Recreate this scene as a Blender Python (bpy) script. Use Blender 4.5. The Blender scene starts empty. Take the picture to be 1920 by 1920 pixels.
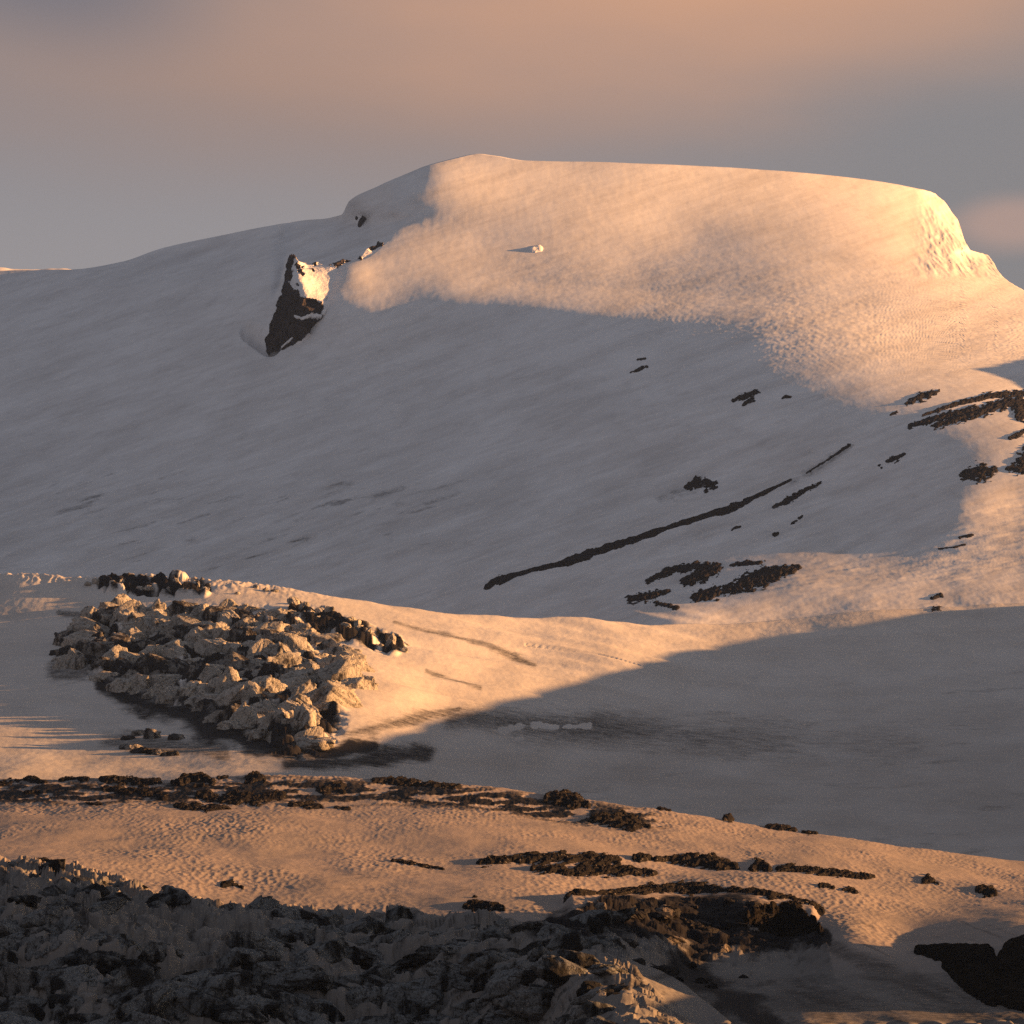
import bpy, math, random
import numpy as np

# ------------------------------------------------------------------ basics
W0 = 1920.0
FPX = 960.0 / math.tan(math.radians(8.0))      # focal length in photo pixels
VH = 1750.0                                     # row of the horizon
SUN_EL = 8.0
TAN = math.tan(math.radians(SUN_EL))
scene = bpy.context.scene
COL = scene.collection
rng = np.random.default_rng(7)
random.seed(7)


def ray(u, v, D):
    return (u - 960.0) / FPX * D, D, (VH - v) / FPX * D


# ------------------------------------------------------------------ noise
_P = np.random.default_rng(3).permutation(512).astype(np.int32)
_P = np.concatenate([_P, _P])
_G = np.random.default_rng(5).normal(size=(512, 3)).astype(np.float32)
_G /= np.linalg.norm(_G, axis=1)[:, None]


def perlin(x, y, z=None):
    x = np.asarray(x, dtype=np.float64); y = np.asarray(y, dtype=np.float64)
    if z is None:
        z = np.zeros_like(x)
    xi = np.floor(x).astype(np.int64); yi = np.floor(y).astype(np.int64); zi = np.floor(z).astype(np.int64)
    xf = (x - xi).astype(np.float32); yf = (y - yi).astype(np.float32); zf = (z - zi).astype(np.float32)
    xi &= 511; yi &= 511; zi &= 511
    s = lambda t: t * t * t * (t * (t * 6 - 15) + 10)
    sx, sy, sz = s(xf), s(yf), s(zf)

    def g(i, j, k):
        h = _P[(_P[(_P[(xi + i) & 511] + yi + j) & 511] + zi + k) & 511]
        gr = _G[h]
        return gr[..., 0] * (xf - i) + gr[..., 1] * (yf - j) + gr[..., 2] * (zf - k)
    a = g(0, 0, 0) * (1 - sx) + g(1, 0, 0) * sx
    b = g(0, 1, 0) * (1 - sx) + g(1, 1, 0) * sx
    c = g(0, 0, 1) * (1 - sx) + g(1, 0, 1) * sx
    d = g(0, 1, 1) * (1 - sx) + g(1, 1, 1) * sx
    return ((a * (1 - sy) + b * sy) * (1 - sz) + (c * (1 - sy) + d * sy) * sz) * 1.5


def fbm(x, y, z=None, oct=4, lac=2.03, gain=0.5):
    t = 0; a = 1.0; n = 0
    for k in range(oct):
        t = t + a * perlin(x + 17.3 * k, y - 9.1 * k, None if z is None else z + 5.7 * k)
        n += a; a *= gain; x = x * lac; y = y * lac
        if z is not None: z = z * lac
    return t / n


def ridged(x, y, z=None, oct=4):
    t = 0; a = 1.0; n = 0
    for k in range(oct):
        r = 1 - np.abs(perlin(x + 7.7 * k, y + 3.3 * k, z)) * 2
        t = t + a * r; n += a; a *= 0.5; x = x * 2.1; y = y * 2.1
        if z is not None: z = z * 2.1
    return t / n


def worley(x, y, seed=0):
    x = np.asarray(x, np.float64); y = np.asarray(y, np.float64)
    xi = np.floor(x).astype(np.int64); yi = np.floor(y).astype(np.int64)
    f1 = np.full(x.shape, 9.0, np.float32); f2 = f1.copy(); idn = np.zeros(x.shape, np.float32)
    cx = np.zeros(x.shape, np.float32); cy = cx.copy()
    for i in (-1, 0, 1):
        for j in (-1, 0, 1):
            h = _P[(_P[(xi + i + seed) & 511] + yi + j) & 511]
            px = (xi + i + 0.5 + 0.42 * _G[h, 0]) - x
            py = (yi + j + 0.5 + 0.42 * _G[h, 1]) - y
            d = np.sqrt(px * px + py * py).astype(np.float32)
            c = d < f1
            f2 = np.where(c, f1, np.minimum(f2, d))
            idn = np.where(c, _G[h, 2], idn)
            cx = np.where(c, px, cx); cy = np.where(c, py, cy)
            f1 = np.where(c, d, f1)
    return f1, f2, idn, cx, cy


def sstep(a, b, x):
    t = np.clip((x - a) / (b - a), 0, 1)
    return t * t * (3 - 2 * t)


def curve(pts):
    """smooth (pchip) 1-D curve through points"""
    p = np.array(pts, float); X, Y = p[:, 0], p[:, 1]
    h = np.diff(X); d = np.diff(Y) / h
    m = np.zeros(len(X)); m[0] = d[0]; m[-1] = d[-1]
    for k in range(1, len(X) - 1):
        if d[k - 1] * d[k] > 0:
            w1 = 2 * h[k] + h[k - 1]; w2 = h[k] + 2 * h[k - 1]
            m[k] = (w1 + w2) / (w1 / d[k - 1] + w2 / d[k])

    def f(x):
        x = np.asarray(x, float); xc = np.clip(x, X[0], X[-1])
        i = np.clip(np.searchsorted(X, xc) - 1, 0, len(X) - 2)
        t = (xc - X[i]) / h[i]
        return ((1 + 2 * t) * (1 - t) ** 2 * Y[i] + t * (1 - t) ** 2 * h[i] * m[i]
                + t * t * (3 - 2 * t) * Y[i + 1] + t * t * (t - 1) * h[i] * m[i + 1])
    return f


def tps(pts, vs=1.0, smooth=0.0):
    p = np.array(pts, float); n = len(p)
    P = p[:, :2] / 1000.0; P = P * [1, vs]

    def U(r2):
        return np.where(r2 > 0, r2 * np.log(np.maximum(r2, 1e-12)), 0)
    r2 = ((P[:, None] - P[None]) ** 2).sum(-1)
    A = np.zeros((n + 3, n + 3)); A[:n, :n] = U(r2) + np.eye(n) * smooth
    A[:n, n] = 1; A[:n, n + 1:] = P; A[n, :n] = 1; A[n + 1:, :n] = P.T
    b = np.zeros(n + 3); b[:n] = p[:, 2]
    w = np.linalg.solve(A, b)

    def f(u, v):
        x = np.asarray(u, float) / 1000; y = np.asarray(v, float) / 1000 * vs
        r = w[n] + w[n + 1] * x + w[n + 2] * y
        for k in range(n):
            q = (x - P[k, 0]) ** 2 + (y - P[k, 1]) ** 2
            r = r + w[k] * q * np.log(np.maximum(q, 1e-12))
        return r
    return f


# ------------------------------------------------------------------ scene data: outlines
crestM = curve([(-900, 640), (-300, 540), (0, 508), (60, 506), (130, 505), (230, 490), (300, 466), (420, 441), (560, 415),
                (640, 402), (655, 376), (700, 352), (760, 327), (800, 311), (850, 297), (895, 288), (930, 292),
                (985, 300), (1080, 301), (1200, 306), (1350, 313), (1500, 322), (1600, 333), (1700, 350), (1752, 364),
                (1762, 372), (1785, 400), (1798, 420), (1806, 445), (1812, 461), (1823, 475), (1848, 480), (1860, 492),
                (1873, 513), (1920, 546), (2050, 620), (2300, 700), (3200, 900)])
crestH = curve([(-900, 1130), (-300, 1090), (0, 1079), (100, 1083), (180, 1086), (290, 1076), (400, 1088), (500, 1100), (600, 1118),
                (700, 1132), (800, 1143), (900, 1153), (1000, 1160), (1200, 1168), (1350, 1172), (1500, 1156),
                (1700, 1140), (1920, 1130), (3200, 1100)])
crestS = curve([(-900, 1490), (-300, 1468), (0, 1466), (300, 1463), (500, 1459), (680, 1460), (850, 1471), (1000, 1487),
                (1100, 1501), (1200, 1515), (1350, 1534), (1500, 1558), (1700, 1588), (1920, 1613), (2300, 1650), (3200, 1680)])

# ------------------------------------------------------------------ depth fields (metres)
DM = tps([(-600, 560, 12600), (0, 508, 12000), (400, 443, 11300), (640, 402, 10150), (890, 288, 10270), (800, 311, 10130), (740, 380, 9880), (1200, 306, 10230),
          (1500, 322, 10320), (1700, 350, 10420), (1920, 546, 9500), (2400, 720, 8700),
          (770, 400, 9850), (900, 450, 9640), (1300, 450, 9660), (1650, 450, 9730), (1100, 380, 9900), (1500, 390, 9990),
          (640, 500, 9400), (700, 515, 9350), (600, 555, 9210), (650, 545, 9220), (850, 540, 9215), (560, 645, 9130), (1200, 540, 9130), (1600, 540, 8990), (1920, 600, 8740),
          (0, 650, 10700), (400, 650, 9550), (800, 650, 8850), (1200, 650, 8300), (1600, 650, 7900), (1920, 680, 7700),
          (0, 800, 9700), (400, 800, 8750), (800, 800, 8100), (1200, 800, 7400), (1600, 800, 6900), (1920, 800, 6700), (2400, 850, 6500),
          (0, 950, 8500), (400, 950, 7800), (800, 950, 7200), (1200, 950, 6750), (1600, 950, 6400), (1800, 950, 6180), (1920, 950, 6200), (2400, 960, 6230),
          (0, 1080, 7000), (400, 1080, 6800), (800, 1080, 6400), (1200, 1080, 6050), (1500, 1080, 5850), (1920, 1060, 5850), (2400, 1060, 5880),
          (0, 1150, 6400), (800, 1200, 5900), (1350, 1172, 5510), (1920, 1130, 5610), (2400, 1110, 5620)], 1.6, .003)
DB = tps([(-600, 1100, 5400), (0, 1079, 5300), (400, 1088, 5200), (700, 1132, 5200), (1000, 1160, 5320), (1350, 1172, 5490), (1920, 1130, 5600), (2400, 1115, 5600),
          (-500, 1250, 4900), (0, 1250, 4850), (350, 1250, 4740), (650, 1240, 4590), (800, 1250, 4660), (1200, 1250, 5000), (1600, 1250, 5100), (1920, 1250, 5150), (2400, 1250, 5150),
          (0, 1350, 4350), (400, 1350, 4240), (640, 1340, 4170), (800, 1350, 4300), (1200, 1350, 4600), (1600, 1350, 4700), (1920, 1350, 4700),
          (-500, 1450, 3750), (0, 1450, 3700), (400, 1450, 3720), (800, 1450, 3850), (1200, 1450, 4100), (1600, 1450, 4200), (1920, 1450, 4200), (2400, 1450, 4200),
          (0, 1560, 3300), (800, 1560, 3450), (1600, 1600, 3550), (1920, 1620, 3500), (2400, 1700, 3300)], 1.6)
DS = tps([(-600, 1480, 2700), (0, 1466, 2650), (500, 1459, 2650), (960, 1482, 2650), (1500, 1558, 2550), (1920, 1613, 2500), (2400, 1660, 2450),
          (0, 1550, 2180), (500, 1560, 2160), (960, 1560, 2250), (1500, 1620, 2180), (1920, 1680, 2080),
          (0, 1640, 1740), (350, 1690, 1710), (700, 1715, 1700), (1200, 1690, 1860), (1920, 1735, 1725), (1600, 1730, 1800), (1400, 1720, 1830),
          (1300, 1790, 1715), (1500, 1798, 1715), (1700, 1772, 1725),
          (0, 1780, 1560), (500, 1800, 1560), (900, 1800, 1530), (1150, 1812, 1420), (1600, 1835, 1420), (1920, 1832, 1430),
          (0, 1920, 1490), (500, 1920, 1480), (900, 1920, 1455), (1230, 1860, 1350), (1300, 1920, 1285), (1500, 1868, 1270), (1700, 1872, 1268), (1920, 1876, 1268), (1600, 1950, 1200),
          (-600, 2300, 1100), (900, 2300, 950), (2400, 2300, 950)], 1.6)
leftFlank = curve([(280, 850), (312, 785), (350, 728), (370, 715), (392, 748), (415, 800), (432, 755), (455, 695), (470, 650), (485, 595), (520, 480)])


domeL = curve([(500, 575), (600, 565), (700, 548), (830, 530), (1050, 545), (1200, 556), (1300, 560), (1400, 563), (1920, 565)])
ridgeL = curve([(480, 600), (520, 560), (542, 490), (560, 490), (610, 500), (680, 487), (745, 442), (820, 420)])


def seam(u, v):
    return sstep(1050, 1400, u) * (1 - sstep(0, 70, crestH(u) - v))


def D_mountain(u, v):
    D = DM(u, v)
    k = seam(u, v)
    D = D * (1 - k) + (DB(u, v) + 4) * k
    # flank left of the summit rib turns away to the left
    # below the dome the slope swings to face left
    w = -235 * sstep(540, 1450, u) + 235 * sstep(1400, 1900, u)
    D = D + w * sstep(-15, 45, v - domeL(u)) * (1 - sstep(680, 920, v))
    g = ridgeL(u) - v
    D = D + 380 * sstep(-2, 30, g) * (1 - sstep(60, 260, g)) * sstep(505, 545, u) * (1 - sstep(690, 738, u))
    t = leftFlank(v) - u
    f = sstep(0, 110, t) * (1 - sstep(470, 540, v)) * sstep(250, 300, v)
    D = D + f * np.minimum(t, 260) * 2.0
    # ice cliff at the right end of the summit: surface swings back to the right
    cl = curve([(330, 1745), (362, 1712), (378, 1718), (410, 1745), (440, 1772), (465, 1795), (480, 1775), (510, 1790), (530, 1850)])(v)
    k = sstep(0, 30, u - cl) * sstep(345, 372, v) * (1 - sstep(480, 540, v))
    D = D + k * np.clip(u - cl, 0, 90) * 2.4
    return D


def poly_dist(u, v, strokes):
    """min over strokes of distance / half-width"""
    r = np.full(np.shape(u), 99.0)
    for st in strokes:
        if len(st) == 1:
            st = [st[0], (st[0][0] + .01, st[0][1], st[0][2])]
        for (a, b, w1), (c, d, w2) in zip(st[:-1], st[1:]):
            dx, dy = c - a, d - b
            t = np.clip(((u - a) * dx + (v - b) * dy) / (dx * dx + dy * dy), 0, 1)
            w = w1 + (w2 - w1) * t
            r = np.minimum(r, np.hypot(u - a - t * dx, v - b - t * dy) / w)
    return r


def soft(u, v, strokes, a=1.0, b=0.2, n=1.1, s=75.0):
    q = poly_dist(u, v, strokes) + n * fbm(u / s, v / (s * 0.45), oct=4)
    return sstep(a, b, q)


# regions
ICE_MAIN = [(105, 1215), (170, 1150), (300, 1135), (420, 1135), (520, 1150), (590, 1185), (650, 1215), (712, 1262),
            (690, 1295), (615, 1318), (590, 1350), (600, 1392), (560, 1405), (470, 1395), (380, 1355), (250, 1305), (190, 1290), (100, 1260)]


def inpoly(u, v, P):
    c = np.zeros(np.shape(u), bool); n = len(P)
    for i in range(n):
        x1, y1 = P[i]; x2, y2 = P[(i + 1) % n]
        if y1 == y2: continue
        k = ((y1 > v) != (y2 > v)) & (u < (x2 - x1) * (v - y1) / (y2 - y1) + x1)
        c ^= k
    return c


icefall_B = lambda u, v: sstep(1.25, 0.7, poly_dist(u, v, [[(200, 1215, 60), (330, 1230, 90), (480, 1260, 110), (560, 1330, 80)],
                                                       [(200, 1095, 16), (380, 1100, 16)], [(560, 1160, 25), (740, 1205, 18)]]))
brinkS = curve([(-900, 1610), (0, 1622), (100, 1632), (200, 1650), (350, 1690), (500, 1706), (700, 1716), (900, 1728), (1000, 1735), (1060, 1722),
                (1150, 1700), (1300, 1700), (1450, 1715), (1540, 1760), (1600, 1900), (1700, 2300), (3200, 2300)])


def disp(sec, u, v, x, y, z):
    """height detail (metres) added to the ground"""
    if sec == 'M':
        h = 7 * fbm(x / 700, y / 1100, oct=3) + 0.8 * fbm(x / 150, y / 300, oct=4)
        # wind-carved ridges, strongest under the summit dome on the right
        rough = np.exp(-((v - 625) / 70) ** 2) * sstep(1050, 1500, u) + 0.35 * np.exp(-((v - 520) / 45) ** 2) * sstep(850, 1000, u)
        rough = rough + 1.0 * soft(u, v, [[(1500, 1100, 60), (1700, 1110, 60), (1900, 1000, 90)]], 1.3, .3)
        h = h + (0.25 + 2.2 * rough) * fbm((x * 0.97 + y * .1) / 75, (y - x * 0.25) / 24, oct=4) * 1.2
        h = h + .35 * fbm(x / 24, y / 60, oct=3)
        h = h + sstep(1700, 1760, u) * sstep(345, 370, v) * (1 - sstep(500, 530, v)) * 7 * ridged(x / 40, z / 110, oct=4)
        # rimed lumps on the summit rib and its left flank
        rib = sstep(1.2, .3, poly_dist(u, v, [[(655, 385, 26), (720, 352, 20), (800, 315, 14), (860, 300, 8)], [(700, 465, 8), (780, 425, 14), (840, 415, 8)]]))
        h = h + rib * .5 * ridged(x / 45, y / 70, oct=4)
        # scour hollow beside the rock buttress
        h = h - 60 * sstep(1.0, 0.1, poly_dist(u, v, [[(470, 625, 22), (505, 645, 26)]]))
        return h
    if sec == 'B':
        h = 9 * fbm(x / 260, y / 420, oct=3) + 1.6 * fbm(x / 60, y / 90, oct=4) + 0.35 * fbm(x / 9, y / 14, oct=3)
        m = icefall_B(u, v)
        f1, f2, idn, cx, cy = worley(x / 26 + .4 * fbm(x / 40, y / 40, oct=2), y / 34)
        h = h + m * (10 * idn + 9 * np.minimum((f2 - f1) * 2.2, 1) - 8 + 6 * (cx * _G[3, 0] + cy) + 5 * ridged(x / 14, y / 14, z / 14, oct=3))
        # flow ridges and troughs to the right of the icefall
        a = np.clip((u - 700) / 600, 0, 1)
        h = h + 9 * sstep(700, 820, u) * (1 - sstep(1200, 1400, u)) * (1 - sstep(1290, 1340, v)) * fbm((v - 0.22 * u - 0.6 * 0) / 26.0, u / 420.0, oct=2)
        crev = sstep(1.0, .2, poly_dist(u, v, [[(985, 1212, 1), (1060, 1225, 2.4), (1120, 1234, 2.6), (1200, 1250, 1)]]))
        h = h - 4 * crev
        rz = np.exp(-((v - crestH(u)) / 14.0) ** 2) * sstep(700, 400, u)
        h = h + 5 * rz * ridged(x / 18, y / 30, oct=3)
        return h
    # foreground glacier
    h = 5.0 * fbm(x / 130, y / 260, oct=3) + 0.8 * fbm(x / 26, y / 50, oct=3)
    # sun cups on the bright tongue
    cup = 0.1 + 0.9 * sstep(-.3, .4, fbm(x / 70, y / 160, oct=4))
    f1, f2, idn, cx, cy = worley(x / 3.6 + .5 * fbm(x / 9, y / 9, oct=2), y / 6.5)
    h = h + cup * 0.95 * f1
    bandm = np.exp(-((v - crestS(u) - 24) / 22.0) ** 2) * sstep(1320, 1150, u) * sstep(-.22, .0, fbm((u + v) / 60, v / 7, oct=5))
    h = h + bandm * (2.2 * ridged(x / 8, y / 26, oct=4) - .6)
    below = sstep(-6, 10, v - brinkS(u))
    far = 1 - sstep(1560, 1600, u + 0.0 * v)
    b = below * sstep(1900, 1500, u) * (1 - .55 * sstep(850, 1020, u))
    # long broken ice walls, stepping down towards the viewer
    wx = x + 10 * fbm(x / 60, y / 60, oct=2)
    q = (y + 0.25 * wx + 26 * fbm(x / 110, y / 70, oct=3)) / 46.0
    saw = q - np.floor(q)
    wall = sstep(0.0, 0.16, saw) * (1 - saw) ** 0.7
    edge = np.interp(v, [1780, 1812, 1845, 1880, 1920, 2000], [1150, 1215, 1275, 1325, 1385, 1480])
    b = b * (1 - sstep(1.2, .6, poly_dist(u, v, [[(1190, 1812, 16), (1250, 1850, 30), (1320, 1900, 45), (1360, 1950, 60)]])))
    b = b * (1 - sstep(-10, 30, u - edge) * sstep(1785, 1805, v))
    h = h + b * (8 * wall - 4 + 2.6 * ridged(x / 14, y / 18, oct=4) + 2 * idn)
    f1, f2, idn, cx, cy = worley(x / 15 + .5 * fbm(x / 17, y / 17, oct=2), y / 17, 40)
    h = h + b * (2.5 * idn + 2.5 * np.minimum((f2 - f1) * 2.5, 1))
    # debris-covered rise near the middle right
    r = poly_dist(u, v, [[(1080, 1700, 26), (1250, 1700, 34), (1400, 1700, 30), (1520, 1712, 16)]])
    h = h + 4 * sstep(1.25, 0.2, r)

    # ramp with a sharp right edge falling into the shaded bowl
    h = h - 6 * sstep(-4, 40, u - edge) * sstep(1775, 1810, v)
    h = h + 2.2 * sstep(1880, 1905, v) * sstep(1330, 1400, u) * np.sin(x / 1.6 + 2 * fbm(x / 12, y / 12, oct=2))
    return h


def ground(sec, u, v):
    u = np.asarray(u, float); v = np.asarray(v, float)
    D = {'M': D_mountain, 'B': DB, 'S': DS}[sec](u, v)
    x, y, z = ray(u, v, D)
    h = disp(sec, u, v, x, y, z)
    if sec == 'M':
        k = seam(u, v)
        if (k > 0).any():
            h = h * (1 - k) + (disp('B', u, v, x, y, z) - 1.0) * k
    return x, y, z + h


# ------------------------------------------------------------------ mesh helper
def grid_mesh(name, X, Y, Z, attrs=None, keep=None):
    n, m = X.shape
    co = np.stack([X, Y, Z], -1).reshape(-1, 3).astype(np.float32)
    i = np.arange(n * m).reshape(n, m)
    F = np.stack([i[:-1, :-1], i[:-1, 1:], i[1:, 1:], i[1:, :-1]], -1).reshape(-1, 4)
    if keep is not None:
        k = keep.reshape(-1)
        F = F[k[F].any(1)] if keep.shape == X.shape else F[k]
        used = np.zeros(n * m, bool); used[F.reshape(-1)] = True
        remap = np.cumsum(used) - 1
        co = co[used]; F = remap[F]
        if attrs: attrs = {a: b.reshape(n * m, -1)[used] for a, b in attrs.items()}
    me = bpy.data.meshes.new(name)
    me.vertices.add(len(co)); me.vertices.foreach_set('co', co.reshape(-1))
    me.loops.add(len(F) * 4); me.loops.foreach_set('vertex_index', F.reshape(-1).astype(np.int32))
    me.polygons.add(len(F)); me.polygons.foreach_set('loop_start', (np.arange(len(F)) * 4).astype(np.int32))
    me.polygons.foreach_set('use_smooth', np.ones(len(F), bool))
    me.update(calc_edges=True)
    if attrs:
        for a, b in attrs.items():
            at = me.attributes.new(a, 'FLOAT', 'POINT'); at.data.foreach_set('value', b.reshape(-1).astype(np.float32))
    return me


def link(name, me, mat, parent=None):
    o = bpy.data.objects.new(name, me); COL.objects.link(o)
    if mat and not me.materials: me.materials.append(mat)
    if parent: o.parent = parent
    return o


def tag(o, label=None, cat=None, group=None, kind=None):
    for k, val in (('label', label), ('category', cat), ('group', group), ('kind', kind)):
        if val: o[k] = val
    return o


# ------------------------------------------------------------------ materials
def new_mat(name):
    m = bpy.data.materials.new(name); m.use_nodes = True
    nt = m.node_tree; nt.nodes.clear()
    out = nt.nodes.new('ShaderNodeOutputMaterial'); bs = nt.nodes.new('ShaderNodeBsdfPrincipled')
    nt.links.new(bs.outputs[0], out.inputs[0])
    geo = nt.nodes.new('ShaderNodeNewGeometry')
    return m, nt, bs, geo


def N(nt, t, **kw):
    n = nt.nodes.new(t)
    for k, val in kw.items():
        if hasattr(n, k): setattr(n, k, val)
        else: n.inputs[k].default_value = val
    return n


def noise_node(nt, geo, scale, stretch=(1, 1, 1), detail=6, rough=.6, rot=(0, 0, 0)):
    mp = N(nt, 'ShaderNodeMapping'); mp.inputs['Scale'].default_value = stretch; mp.inputs['Rotation'].default_value = rot
    nt.links.new(geo.outputs['Position'], mp.inputs[0])
    n = N(nt, 'ShaderNodeTexNoise'); n.inputs['Scale'].default_value = scale
    n.inputs['Detail'].default_value = detail; n.inputs['Roughness'].default_value = rough
    nt.links.new(mp.outputs[0], n.inputs['Vector'])
    return n.outputs['Fac']


def mixc(nt, f, a, b):
    m = N(nt, 'ShaderNodeMix', data_type='RGBA')
    for s, val in ((0, f), (6, a), (7, b)):
        if isinstance(val, (tuple, list)): m.inputs[s].default_value = (*val, 1) if len(val) == 3 else val
        elif isinstance(val, (int, float)): m.inputs[s].default_value = val
        else: nt.links.new(val, m.inputs[s])
    return m.outputs[2]


def mr(nt, v, a, b, c=0, d=1):
    m = N(nt, 'ShaderNodeMapRange'); m.interpolation_type = 'SMOOTHSTEP'
    nt.links.new(v, m.inputs[0])
    for i, q in zip((1, 2, 3, 4), (a, b, c, d)): m.inputs[i].default_value = q
    return m.outputs[0]


def mth(nt, op, a, b):
    m = N(nt, 'ShaderNodeMath', operation=op)
    for s, val in ((0, a), (1, b)):
        if isinstance(val, (int, float)): m.inputs[s].default_value = val
        else: nt.links.new(val, m.inputs[s])
    return m.outputs[0]


ASH = (.014, .013, .0145)


def ground_mat(name, snow, ice, scale, bump_d, bump_s=.5, streak=(1, 1, 1), rot=(0, 0, 0)):
    m, nt, bs, geo = new_mat(name)
    ash = N(nt, 'ShaderNodeAttribute', attribute_name='ash').outputs['Fac']
    icy = N(nt, 'ShaderNodeAttribute', attribute_name='ice').outputs['Fac']
    n1 = noise_node(nt, geo, 1 / scale, streak, 8, .65, rot)
    n2 = noise_node(nt, geo, 1 / (scale * 8), streak, 5, .6, rot)
    n3 = noise_node(nt, geo, 1 / (scale * .25), (1, 1, 1), 5, .7)
    base = mixc(nt, icy, snow, ice)
    base = mixc(nt, mr(nt, n2, .42, .68, 0, .12), base, tuple(c * .55 for c in ice))
    base = mixc(nt, mr(nt, n1, .5, .75, 0, .16), base, tuple(c * .45 for c in ice))
    k = mth(nt, 'ADD', ash, mth(nt, 'MULTIPLY', mth(nt, 'ADD', mth(nt, 'ADD', n1, n3), -1.0), .75))
    base = mixc(nt, mth(nt, 'MULTIPLY', mr(nt, k, .1, .85), mr(nt, ash, 0, .15)), base, ASH)
    nt.links.new(base, bs.inputs['Base Color'])
    bs.inputs['Roughness'].default_value = .8
    bs.inputs['Specular IOR Level'].default_value = .05
    bp = N(nt, 'ShaderNodeBump'); bp.inputs['Strength'].default_value = bump_s; bp.inputs['Distance'].default_value = bump_d
    nt.links.new(mth(nt, 'ADD', n1, mth(nt, 'MULTIPLY', n3, .35)), bp.inputs['Height'])
    nt.links.new(bp.outputs[0], bs.inputs['Normal'])
    return m


def ice_mat(name, tone, dirt, scale, amount):
    """broken glacier ice streaked with black ash"""
    m, nt, bs, geo = new_mat(name)
    s = noise_node(nt, geo, 1 / scale, (1, 1, .28), 7, .62)
    f = noise_node(nt, geo, 1 / (scale * .22), (1, 1, .6), 6, .7)
    L = noise_node(nt, geo, 1 / (scale * 3.5), (1, 1, 1), 4, .55)
    vo = N(nt, 'ShaderNodeTexVoronoi', feature='DISTANCE_TO_EDGE'); vo.inputs['Scale'].default_value = 1 / (scale * .9)
    wp = N(nt, 'ShaderNodeMapping'); wp.inputs['Rotation'].default_value = (.5, .35, .2)
    nt.links.new(geo.outputs['Position'], wp.inputs[0])
    ad = N(nt, 'ShaderNodeVectorMath', operation='ADD'); nt.links.new(wp.outputs[0], ad.inputs[0])
    sc = N(nt, 'ShaderNodeVectorMath', operation='SCALE'); sc.inputs['Scale'].default_value = scale * .8
    nz = N(nt, 'ShaderNodeTexNoise'); nz.inputs['Scale'].default_value = 1 / scale; nt.links.new(geo.outputs['Position'], nz.inputs['Vector'])
    nt.links.new(nz.outputs['Color'], sc.inputs[0]); nt.links.new(sc.outputs[0], ad.inputs[1]); nt.links.new(ad.outputs[0], vo.inputs['Vector'])
    base = mixc(nt, mr(nt, L, .35, .7), tone, tuple(c * .62 for c in tone))
    base = mixc(nt, mr(nt, f, .35, .75, 0, .5), base, tuple(c * .6 for c in tone))
    base = mixc(nt, mth(nt, 'MULTIPLY', mr(nt, vo.outputs['Distance'], .03, .0), .35), base, dirt)
    k = mth(nt, 'ADD', mth(nt, 'MULTIPLY', s, .55), mth(nt, 'MULTIPLY', L, .45))
    base = mixc(nt, mr(nt, k, .60 - amount, .68 - amount), base, dirt)
    for st, sc2, wd in (((1, 1, .35), 1.1, .014), ((.5, 1, 1.3), .55, .012), ((1.4, 1, .8), .3, .016)):
        cn = noise_node(nt, geo, 1 / (scale * sc2), st, 5, .55, (.3, .5, .2))
        cr = N(nt, 'ShaderNodeMath', operation='ABSOLUTE'); nt.links.new(mth(nt, 'ADD', cn, -.5), cr.inputs[0])
        base = mixc(nt, mth(nt, 'MULTIPLY', mr(nt, cr.outputs[0], wd, wd * .3), .8), base, dirt)
    nt.links.new(base, bs.inputs['Base Color'])
    bs.inputs['Roughness'].default_value = .7; bs.inputs['Specular IOR Level'].default_value = .12
    bp = N(nt, 'ShaderNodeBump'); bp.inputs['Strength'].default_value = 1; bp.inputs['Distance'].default_value = scale * .2
    nt.links.new(mth(nt, 'ADD', s, mth(nt, 'MULTIPLY', f, .5)), bp.inputs['Height'])
    nt.links.new(bp.outputs[0], bs.inputs['Normal'])
    return m


def rock_mat(name, c1, c2, scale, dust=None, dust_amt=0.0):
    m, nt, bs, geo = new_mat(name)
    a = noise_node(nt, geo, 1 / scale, (1, 1, 1.6), 8, .7)
    b = noise_node(nt, geo, 1 / (scale * .2), (1, 1, 1), 6, .7)
    base = mixc(nt, mr(nt, a, .3, .7), c1, c2)
    base = mixc(nt, mr(nt, b, .45, .8, 0, .7), base, tuple(c * 2.2 for c in c2))
    if dust:
        base = mixc(nt, mth(nt, 'MULTIPLY', mr(nt, a, .62 - dust_amt, .70 - dust_amt), 1.0), base, dust)
    nt.links.new(base, bs.inputs['Base Color'])
    bs.inputs['Roughness'].default_value = 1; bs.inputs['Specular IOR Level'].default_value = 0
    bp = N(nt, 'ShaderNodeBump'); bp.inputs['Strength'].default_value = 1; bp.inputs['Distance'].default_value = scale * .25
    nt.links.new(mth(nt, 'ADD', a, b), bp.inputs['Height']); nt.links.new(bp.outputs[0], bs.inputs['Normal'])
    return m


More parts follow.
